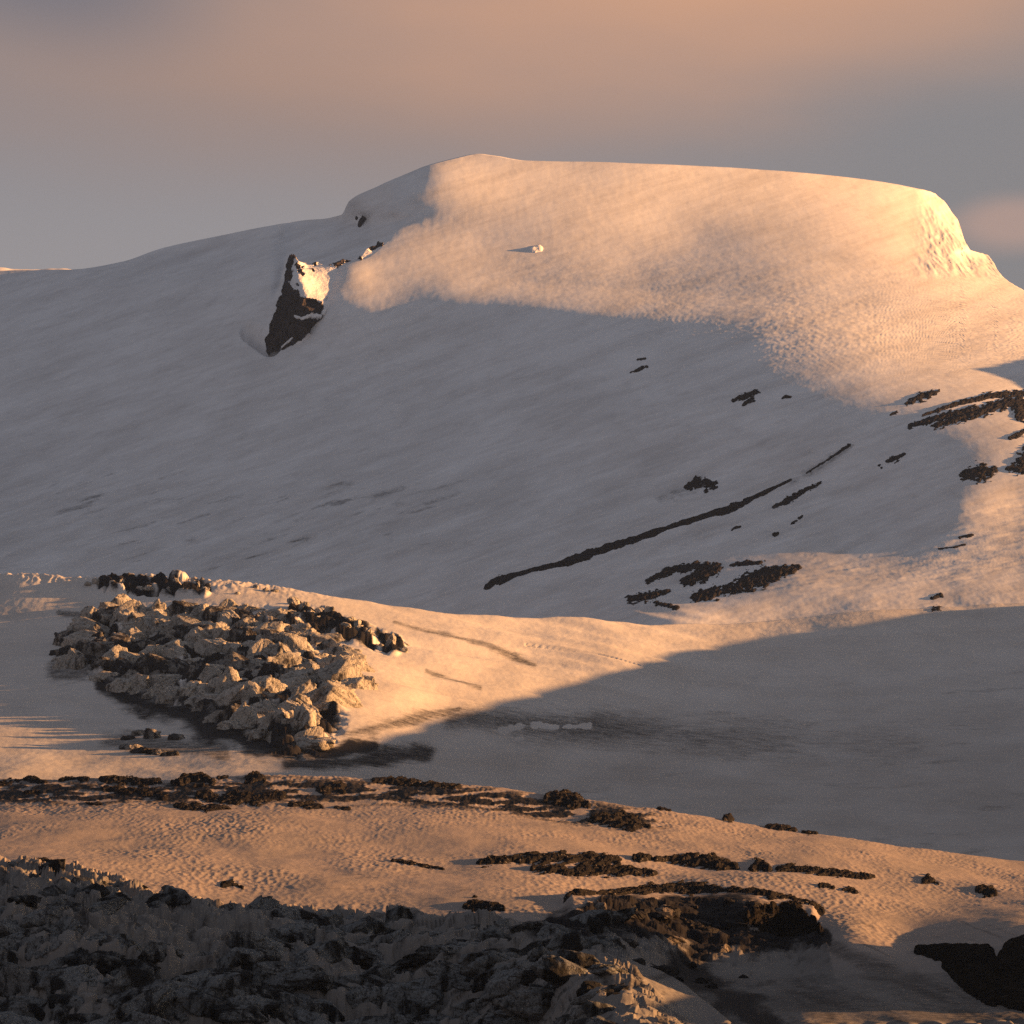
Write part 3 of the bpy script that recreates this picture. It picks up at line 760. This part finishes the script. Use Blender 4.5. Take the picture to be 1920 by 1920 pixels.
patch('rock_cliff', 'low black rock cliff left of the ochre gully at the lower right', 'rock cliff', 'S',
      [[(1716, 1781, 3), (1770, 1781, 13), (1815, 1793, 25), (1845, 1800, 26)], [(1775, 1793, 10), (1825, 1822, 20), (1862, 1845, 14)]], 3, M_CLIFF, 'black cliffs at the lower right', res=1.2, rag=.16, rs=22, seed=221, peaky=.2)
patch('rock_cliff', 'massive black rock cliff filling the corner right of the ochre gully', 'rock cliff', 'S',
      [[(1885, 1805, 22), (1910, 1795, 34), (1960, 1780, 50)], [(1862, 1832, 17), (1905, 1842, 28), (1960, 1845, 40)]], 4, M_CLIFF, 'black cliffs at the lower right', res=1.2, rag=.14, rs=26, seed=222, peaky=.2)


# ------------------------------------------------------------------ seracs
def serac_mesh(k, tall, block, rough, nsub=5):
    import bmesh
    bm = bmesh.new(); bmesh.ops.create_icosphere(bm, subdivisions=nsub, radius=1.0)
    me = bpy.data.meshes.new('serac'); bm.to_mesh(me); bm.free()
    n = len(me.vertices); co = np.empty(n * 3, np.float32); me.vertices.foreach_get('co', co); co = co.reshape(-1, 3).astype(float)
    r = np.random.default_rng(k)
    # cut the ball with random planes: faceted block
    d = np.full(n, 9.0)
    for j in range(14):
        a = r.uniform(0, 2 * math.pi)
        if j < 9: el, off = r.uniform(-.12, .22), r.uniform(.55, .9)
        else: el, off = r.uniform(.45, 1.25), r.uniform(.45, .8)
        nn = np.array([math.cos(a) * math.cos(el), math.sin(a) * math.cos(el), math.sin(el)])
        c = co @ nn
        d = np.where(c > .05, np.minimum(d, off / np.maximum(c, .05)), d)
    d = np.minimum(d, 1.1)
    p = co * d[:, None]
    o = k * 13.7
    th = np.arctan2(co[:, 1], co[:, 0])
    # fractures: sharp grooves between tilted plates, and upright fluting
    f1, f2, idn, cx_, cy_ = worley(p[:, 0] * 2.1 + p[:, 2] * 1.1 + o, p[:, 1] * 2.1 + p[:, 2] * .8 + .5 * p[:, 0])
    plate = .085 * idn - .10 * (1 - np.clip((f2 - f1) / .14, 0, 1)) ** 2 + .12 * (cx_ * .7 + cy_ * .5)
    flute = .05 * ridged(np.cos(th) * 4 + o, np.sin(th) * 4, p[:, 2] * .4, oct=2)
    q = rough * .5 * (ridged(p[:, 0] * 1.9 + o, p[:, 1] * 1.9, p[:, 2] * 1.5, oct=5) - .4) + .03 * fbm(p[:, 0] * 9 + o, p[:, 1] * 9, p[:, 2] * 9, oct=3)
    p = p * (1 + q + flute + plate)[:, None]
    p[:, 2] *= tall
    # lean and taper
    p[:, 0] += p[:, 2] * r.uniform(-.15, .15)
    s = 1 - .06 * np.clip(p[:, 2], -1, 2)
    p[:, 0] *= s; p[:, 1] *= s
    me.vertices.foreach_set('co', p.astype(np.float32).reshape(-1))
    me.polygons.foreach_set('use_smooth', np.ones(len(me.polygons), bool))
    me.update()
    return me


SER = [serac_mesh(k, [1.0, 1.1, .8, 1.3, 1.0, .9, 1.2, .75][k % 8], 1, .15) for k in range(14)]
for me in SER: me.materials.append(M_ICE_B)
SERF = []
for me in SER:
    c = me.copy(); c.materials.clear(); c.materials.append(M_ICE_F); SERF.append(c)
SERB2 = []
for me in SER[3:12]:
    c = me.copy(); c.materials.clear(); c.materials.append(M_ICE_B2); SERB2.append(c)
SERD = []
for me in SER[:7]:
    c = me.copy(); c.materials.clear(); c.materials.append(M_ICE_D); SERD.append(c)
count = {'b': 0, 'f': 0}


SPECS = []


def serac(*a, **k):
    SPECS.append((a, k))


def put_serac(meshes, sec, u, v, wpx, hpx, label, group, sink=.35, depth=1.0, tilt=.12, kind='serac'):
    x, y, z = ground(sec, np.array([u]), np.array([v]))
    x, y, z = float(x[0]), float(y[0]), float(z[0])
    k = y / FPX
    o = bpy.data.objects.new(kind, meshes[int(rng.integers(len(meshes)))]); COL.objects.link(o)
    o.location = (x, y, z + hpx * k * (.5 - sink))
    o.rotation_euler = (rng.uniform(-tilt, tilt), rng.uniform(-tilt, tilt) * 1.5, rng.uniform(0, 6.28) if depth == 1.0 else rng.uniform(-.6, .6) + (math.pi if rng.uniform() < .5 else 0))
    o.scale = (wpx * k * .55, wpx * k * .55 * depth, hpx * k * .55)
    tag(o, label, kind.replace('_', ' '), group)
    return o


gb = 'seracs of the middle icefall'
lb = 'ash-streaked tan ice serac packed among others in the middle icefall mound'
vrow = 1140
while vrow < 1408:
    uu_ = 95 + rng.uniform(0, 25)
    while uu_ < 720:
        sz = (15 + 34 * rng.uniform(0, 1) ** 2) * (1 + .25 * ((vrow - 1140) / 260))
        u, v = uu_ + rng.uniform(-5, 5), vrow + rng.uniform(-6, 6)
        wu = u + 26 * float(fbm(np.array([u / 60]), np.array([v / 30]))[0]); wv = v + 40 * float(fbm(np.array([u / 50 + 9]), np.array([v / 40]))[0])
        if bool(inpoly(np.array(wu), np.array(wv), ICE_MAIN)) and not (v > 1310 + (u - 260) * .33 and u < 500):
            serac(SERB2 if rng.uniform() < .14 + .45 * (u < 240) else SER, 'B', u, v, sz * rng.uniform(1.3, 2.5), sz * rng.uniform(.9, 1.45), lb, gb, .45, depth=.55, tilt=.18)
        uu_ += sz * .86
    vrow += 15
gu = 'small seracs on the crest above the middle icefall'
for u, v, s, h in [(165, 1098, 15, 12), (180, 1096, 14, 16), (196, 1100, 14, 13), (212, 1102, 16, 13), (228, 1098, 13, 17), (244, 1103, 18, 13), (262, 1104, 16, 12), (280, 1104, 18, 14),
                   (296, 1103, 12, 20), (315, 1105, 10, 20), (330, 1097, 12, 15), (343, 1110, 14, 8), (370, 1100, 10, 15), (385, 1110, 16, 8), (445, 1113, 10, 7), (480, 1105, 12, 9), (498, 1110, 12, 9), (515, 1112, 14, 8)]:
    serac(SER, 'B', u, v, s, h, 'small pale serac in the short row on the crest above the middle icefall', gu, .2, depth=.8)
gr = 'seracs trailing right of the middle icefall'
for k in range(34):
    t = k / 33.0
    u = 545 + 215 * t + rng.uniform(-8, 8); v = 1150 + 62 * t + rng.uniform(-12, 8)
    serac(SER, 'B', u, v, rng.uniform(12, 22), rng.uniform(9, 18), 'small tan serac in the string trailing down right of the middle icefall', gr, .3)
for u, v, s, h in [(262, 1378, 20, 12), (285, 1385, 24, 14), (240, 1385, 18, 10), (330, 1385, 26, 13), (245, 1402, 26, 9), (270, 1408, 30, 10), (300, 1410, 34, 9), (320, 1414, 22, 8)]:
    serac(SERB2, 'B', u, v, s * 1.6, h * 1.5, 'low dark ice block in the small cluster below left of the middle icefall', 'low ice blocks below left of the middle icefall', .3)
for u, v, s, h in [(484, 1383, 40, 34), (527, 1372, 36, 34), (570, 1375, 52, 48)]:
    lab = {484: 'egg-shaped pale ice boulder, left of three at the foot of the middle icefall', 527: 'pointed pale ice boulder, middle one of three at the foot of the middle icefall',
           570: 'largest domed ice boulder, right of three at the foot of the middle icefall'}[u]
    serac(SER, 'B', u, v, s, h, lab, gb, .2, tilt=.05)

gf = 'seracs of the lower icefall in the foreground'
lf = 'dark grey ash-streaked serac crowded in the shaded foreground icefall'
n = 0
vrow = 1650
while vrow < 1960:
    uu_ = -60 + rng.uniform(0, 60)
    while uu_ < 1180 - max(0, 1760 - vrow) * 1.2:
        sz = rng.uniform(34, 85) * (.55 + .55 * (vrow - 1650) / 250)
        u, v = uu_ + rng.uniform(-9, 9), vrow + rng.uniform(-10, 10)
        if v > float(brinkS(np.array(u))) + 16 and not (250 < u < 500 and 1735 < v < 1800) and not (v > 1805 and u > 1130 + (v - 1812) * .6):
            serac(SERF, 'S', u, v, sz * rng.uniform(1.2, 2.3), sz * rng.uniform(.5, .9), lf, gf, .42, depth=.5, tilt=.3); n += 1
        uu_ += sz * 1.05
    vrow += 21
gd = 'debris-covered ice blocks on the dark rise'
for k in range(70):
    u = rng.uniform(1010, 1440); v = rng.uniform(1715, 1830)
    if not (v < 1832 - (1440 - u) * .02 and v > 1690 + (1300 - u) * .12 and v < 1725 + (u - 1000) * .36 + 20): continue
    s = rng.uniform(16, 44)
    serac(SERD, 'S', u, v, s * 1.1, s * rng.uniform(.35, .65), 'black-brown debris-covered ice block among many on the dark rise', gd, .4, kind='ice_block')

def flush():
    sp = sorted([s for s in SPECS if s[1].get('kind', 'serac') == 'serac'], key=lambda s: -s[0][4] * s[0][5])
    for a, k in [s for s in SPECS if s[1].get('kind', 'serac') != 'serac']: put_serac(*a, **k)
    for a, k in sp[:295]: put_serac(*a, **k)
    rest = {}
    for a, k in sp[295:]:
        o = put_serac(*a, **k); bpy.context.view_layer.update()
        n = len(o.data.vertices); co = np.empty(n * 3, np.float32); o.data.vertices.foreach_get('co', co)
        M = np.array(o.matrix_world); co = co.reshape(-1, 3) @ M[:3, :3].T + M[:3, 3]
        f = np.empty(len(o.data.polygons) * 3, np.int32); o.data.polygons.foreach_get('vertices', f)
        rest.setdefault(o.data.materials[0], []).append((co, f)); bpy.data.objects.remove(o)
    mats = list(rest); co = []; F = []; mi = []; off = 0
    for i, mt in enumerate(mats):
        for c, f in rest[mt]:
            co.append(c); F.append(f + off); off += len(c); mi.append(np.full(len(f) // 3, i, np.int32))
    if not co: return
    co = np.concatenate(co).astype(np.float32); F = np.concatenate(F); mi = np.concatenate(mi)
    me = bpy.data.meshes.new('small_ice_rubble')
    me.vertices.add(len(co)); me.vertices.foreach_set('co', co.reshape(-1))
    me.loops.add(len(F)); me.loops.foreach_set('vertex_index', F.astype(np.int32))
    me.polygons.add(len(F) // 3); me.polygons.foreach_set('loop_start', (np.arange(len(F) // 3) * 3).astype(np.int32))
    for mt in mats: me.materials.append(mt)
    me.polygons.foreach_set('material_index', mi); me.polygons.foreach_set('use_smooth', np.ones(len(mi), bool))
    me.update(calc_edges=True)
    tag(link('small_ice_rubble', me, None), 'countless smaller ice blocks filling the gaps between the seracs of the icefalls', 'ice rubble', kind='stuff')


flush()

# ------------------------------------------------------------------ sun, sky, camera
sd = bpy.data.lights.new('sun', 'SUN'); sd.energy = 5.0; sd.angle = math.radians(.5); sd.color = (1.0, .48, .165)
so = bpy.data.objects.new('sun', sd); COL.objects.link(so)
el = math.radians(SUN_EL)
from mathutils import Vector
so.rotation_euler = Vector((math.cos(el), 0, math.sin(el))).to_track_quat('Z', 'Y').to_euler()
so.location = (3000, 2000, 3000)

w = bpy.data.worlds.new('World'); scene.world = w; w.use_nodes = True
nt = w.node_tree; nt.nodes.clear()
out = N(nt, 'ShaderNodeOutputWorld'); bg = N(nt, 'ShaderNodeBackground'); nt.links.new(bg.outputs[0], out.inputs[0])
sky = N(nt, 'ShaderNodeTexSky'); sky.sky_type = 'NISHITA'; sky.sun_disc = False
sky.sun_elevation = el; sky.sun_rotation = math.radians(90)
tc = N(nt, 'ShaderNodeTexCoord'); sx = N(nt, 'ShaderNodeSeparateXYZ'); nt.links.new(tc.outputs['Generated'], sx.inputs[0])
az = mth(nt, 'ARCTAN2', sx.outputs[0], sx.outputs[1])
elv = N(nt, 'ShaderNodeMath', operation='ARCSINE'); nt.links.new(sx.outputs[2], elv.inputs[0]); elv = elv.outputs[0]
cb = N(nt, 'ShaderNodeCombineXYZ'); nt.links.new(az, cb.inputs[0]); nt.links.new(elv, cb.inputs[1])
mp = N(nt, 'ShaderNodeMapping'); mp.inputs['Scale'].default_value = (5, 16, 1); mp.inputs['Rotation'].default_value = (0, 0, .05); nt.links.new(cb.outputs[0], mp.inputs[0])
nz = N(nt, 'ShaderNodeTexNoise'); nz.inputs['Scale'].default_value = 1.6; nz.inputs['Detail'].default_value = 5; nt.links.new(mp.outputs[0], nz.inputs['Vector'])
wob = mth(nt, 'MULTIPLY', mth(nt, 'ADD', nz.outputs['Fac'], -.5), 1.3)
d2 = math.radians


def P2(u, v): return math.atan((u - 960) / FPX), math.atan((VH - v) / FPX)


def blob(u, v, ru, rv, ang, lo=1.0, hi=0.0, wb=1.0):
    a0, e0 = P2(u, v); ru /= FPX; rv /= FPX
    c, s = math.cos(ang), math.sin(ang)
    da = mth(nt, 'SUBTRACT', az, a0); de = mth(nt, 'SUBTRACT', elv, e0)
    p = mth(nt, 'ADD', mth(nt, 'MULTIPLY', da, c / ru), mth(nt, 'MULTIPLY', de, s / ru))
    q = mth(nt, 'ADD', mth(nt, 'MULTIPLY', da, -s / rv), mth(nt, 'MULTIPLY', de, c / rv))
    r = mth(nt, "SQRT", mth(nt, "ADD", mth(nt, "MULTIPLY", p, p), mth(nt, "MULTIPLY", q, q)), 0)
    r = mth(nt, 'ADD', r, mth(nt, 'MULTIPLY', wob, wb))
    return mr(nt, r, lo, hi)


grad = mr(nt, elv, d2(9), d2(15))
base = mixc(nt, grad, (.31, .285, .29), (.20, .19, .205))          # grey-mauve haze band, darker higher up
base = mixc(nt, mr(nt, az, d2(-1), d2(8)), base, (.215, .205, .212))
base = mixc(nt, blob(500, 150, 1250, 260, -.04, 1.1, -.1, .35), base, (.345, .23, .185))
base = mixc(nt, blob(1350, -40, 1250, 300, .03, 1.1, .0, .4), base, (.60, .32, .19))
base = mixc(nt, blob(60, -60, 420, 190, -.25, 1.1, 0, .5), base, (.17, .155, .175))
base = mixc(nt, blob(1900, 430, 150, 65, 0, 1.1, .2, .7), base, (.40, .275, .235))
up = mr(nt, elv, d2(18), d2(60))
base = mixc(nt, up, base, (.137, .157, .2))
skys = N(nt, 'ShaderNodeVectorMath', operation='SCALE'); nt.links.new(sky.outputs[0], skys.inputs[0]); skys.inputs['Scale'].default_value = .04
mixed = mixc(nt, .85, skys.outputs[0], base)
nt.links.new(mixed, bg.inputs['Color']); bg.inputs['Strength'].default_value = .35

HAZE = True
if HAZE:
    import bmesh
    bm = bmesh.new(); bmesh.ops.create_cube(bm, size=1.0)
    me = bpy.data.meshes.new('haze'); bm.to_mesh(me); bm.free()
    o = bpy.data.objects.new('haze', me); COL.objects.link(o); o['kind'] = 'stuff'
    x0, x1, y0, y1, z0, z1 = -9100, 14100, -3100, 22100, -290, 3000
    o.location = ((x0 + x1) / 2, (y0 + y1) / 2, (z0 + z1) / 2); o.scale = (x1 - x0, y1 - y0, z1 - z0)
    hm = bpy.data.materials.new('haze'); hm.use_nodes = True; hn = hm.node_tree; hn.nodes.clear()
    ho = hn.nodes.new('ShaderNodeOutputMaterial'); pv = hn.nodes.new('ShaderNodeVolumePrincipled')
    pv.inputs['Color'].default_value = (.42, .6, .95, 1); pv.inputs['Density'].default_value = 1.25e-5; pv.inputs['Anisotropy'].default_value = .7
    hn.links.new(pv.outputs[0], ho.inputs['Volume']); me.materials.append(hm)

cam = bpy.data.cameras.new('camera'); co = bpy.data.objects.new('camera', cam); COL.objects.link(co)
co.location = (0, 0, 0); co.rotation_euler = (math.radians(90), 0, 0)
cam.sensor_width = 36; cam.lens = 18 / math.tan(math.radians(8)); cam.shift_y = (VH - 960) / W0
cam.clip_start = 1; cam.clip_end = 60000
scene.camera = co
scene.view_settings.view_transform = 'Standard'; scene.view_settings.look = 'None'
scene.view_settings.gamma = 1; scene.view_settings.exposure = 1.9
scene.cycles.use_denoising = False; scene.cycles.sample_clamp_indirect = .3; scene.cycles.sample_clamp_direct = 3.0
scene.cycles.use_adaptive_sampling = False
scene.cycles.max_bounces = 5; scene.cycles.diffuse_bounces = 3; scene.cycles.volume_bounces = 0
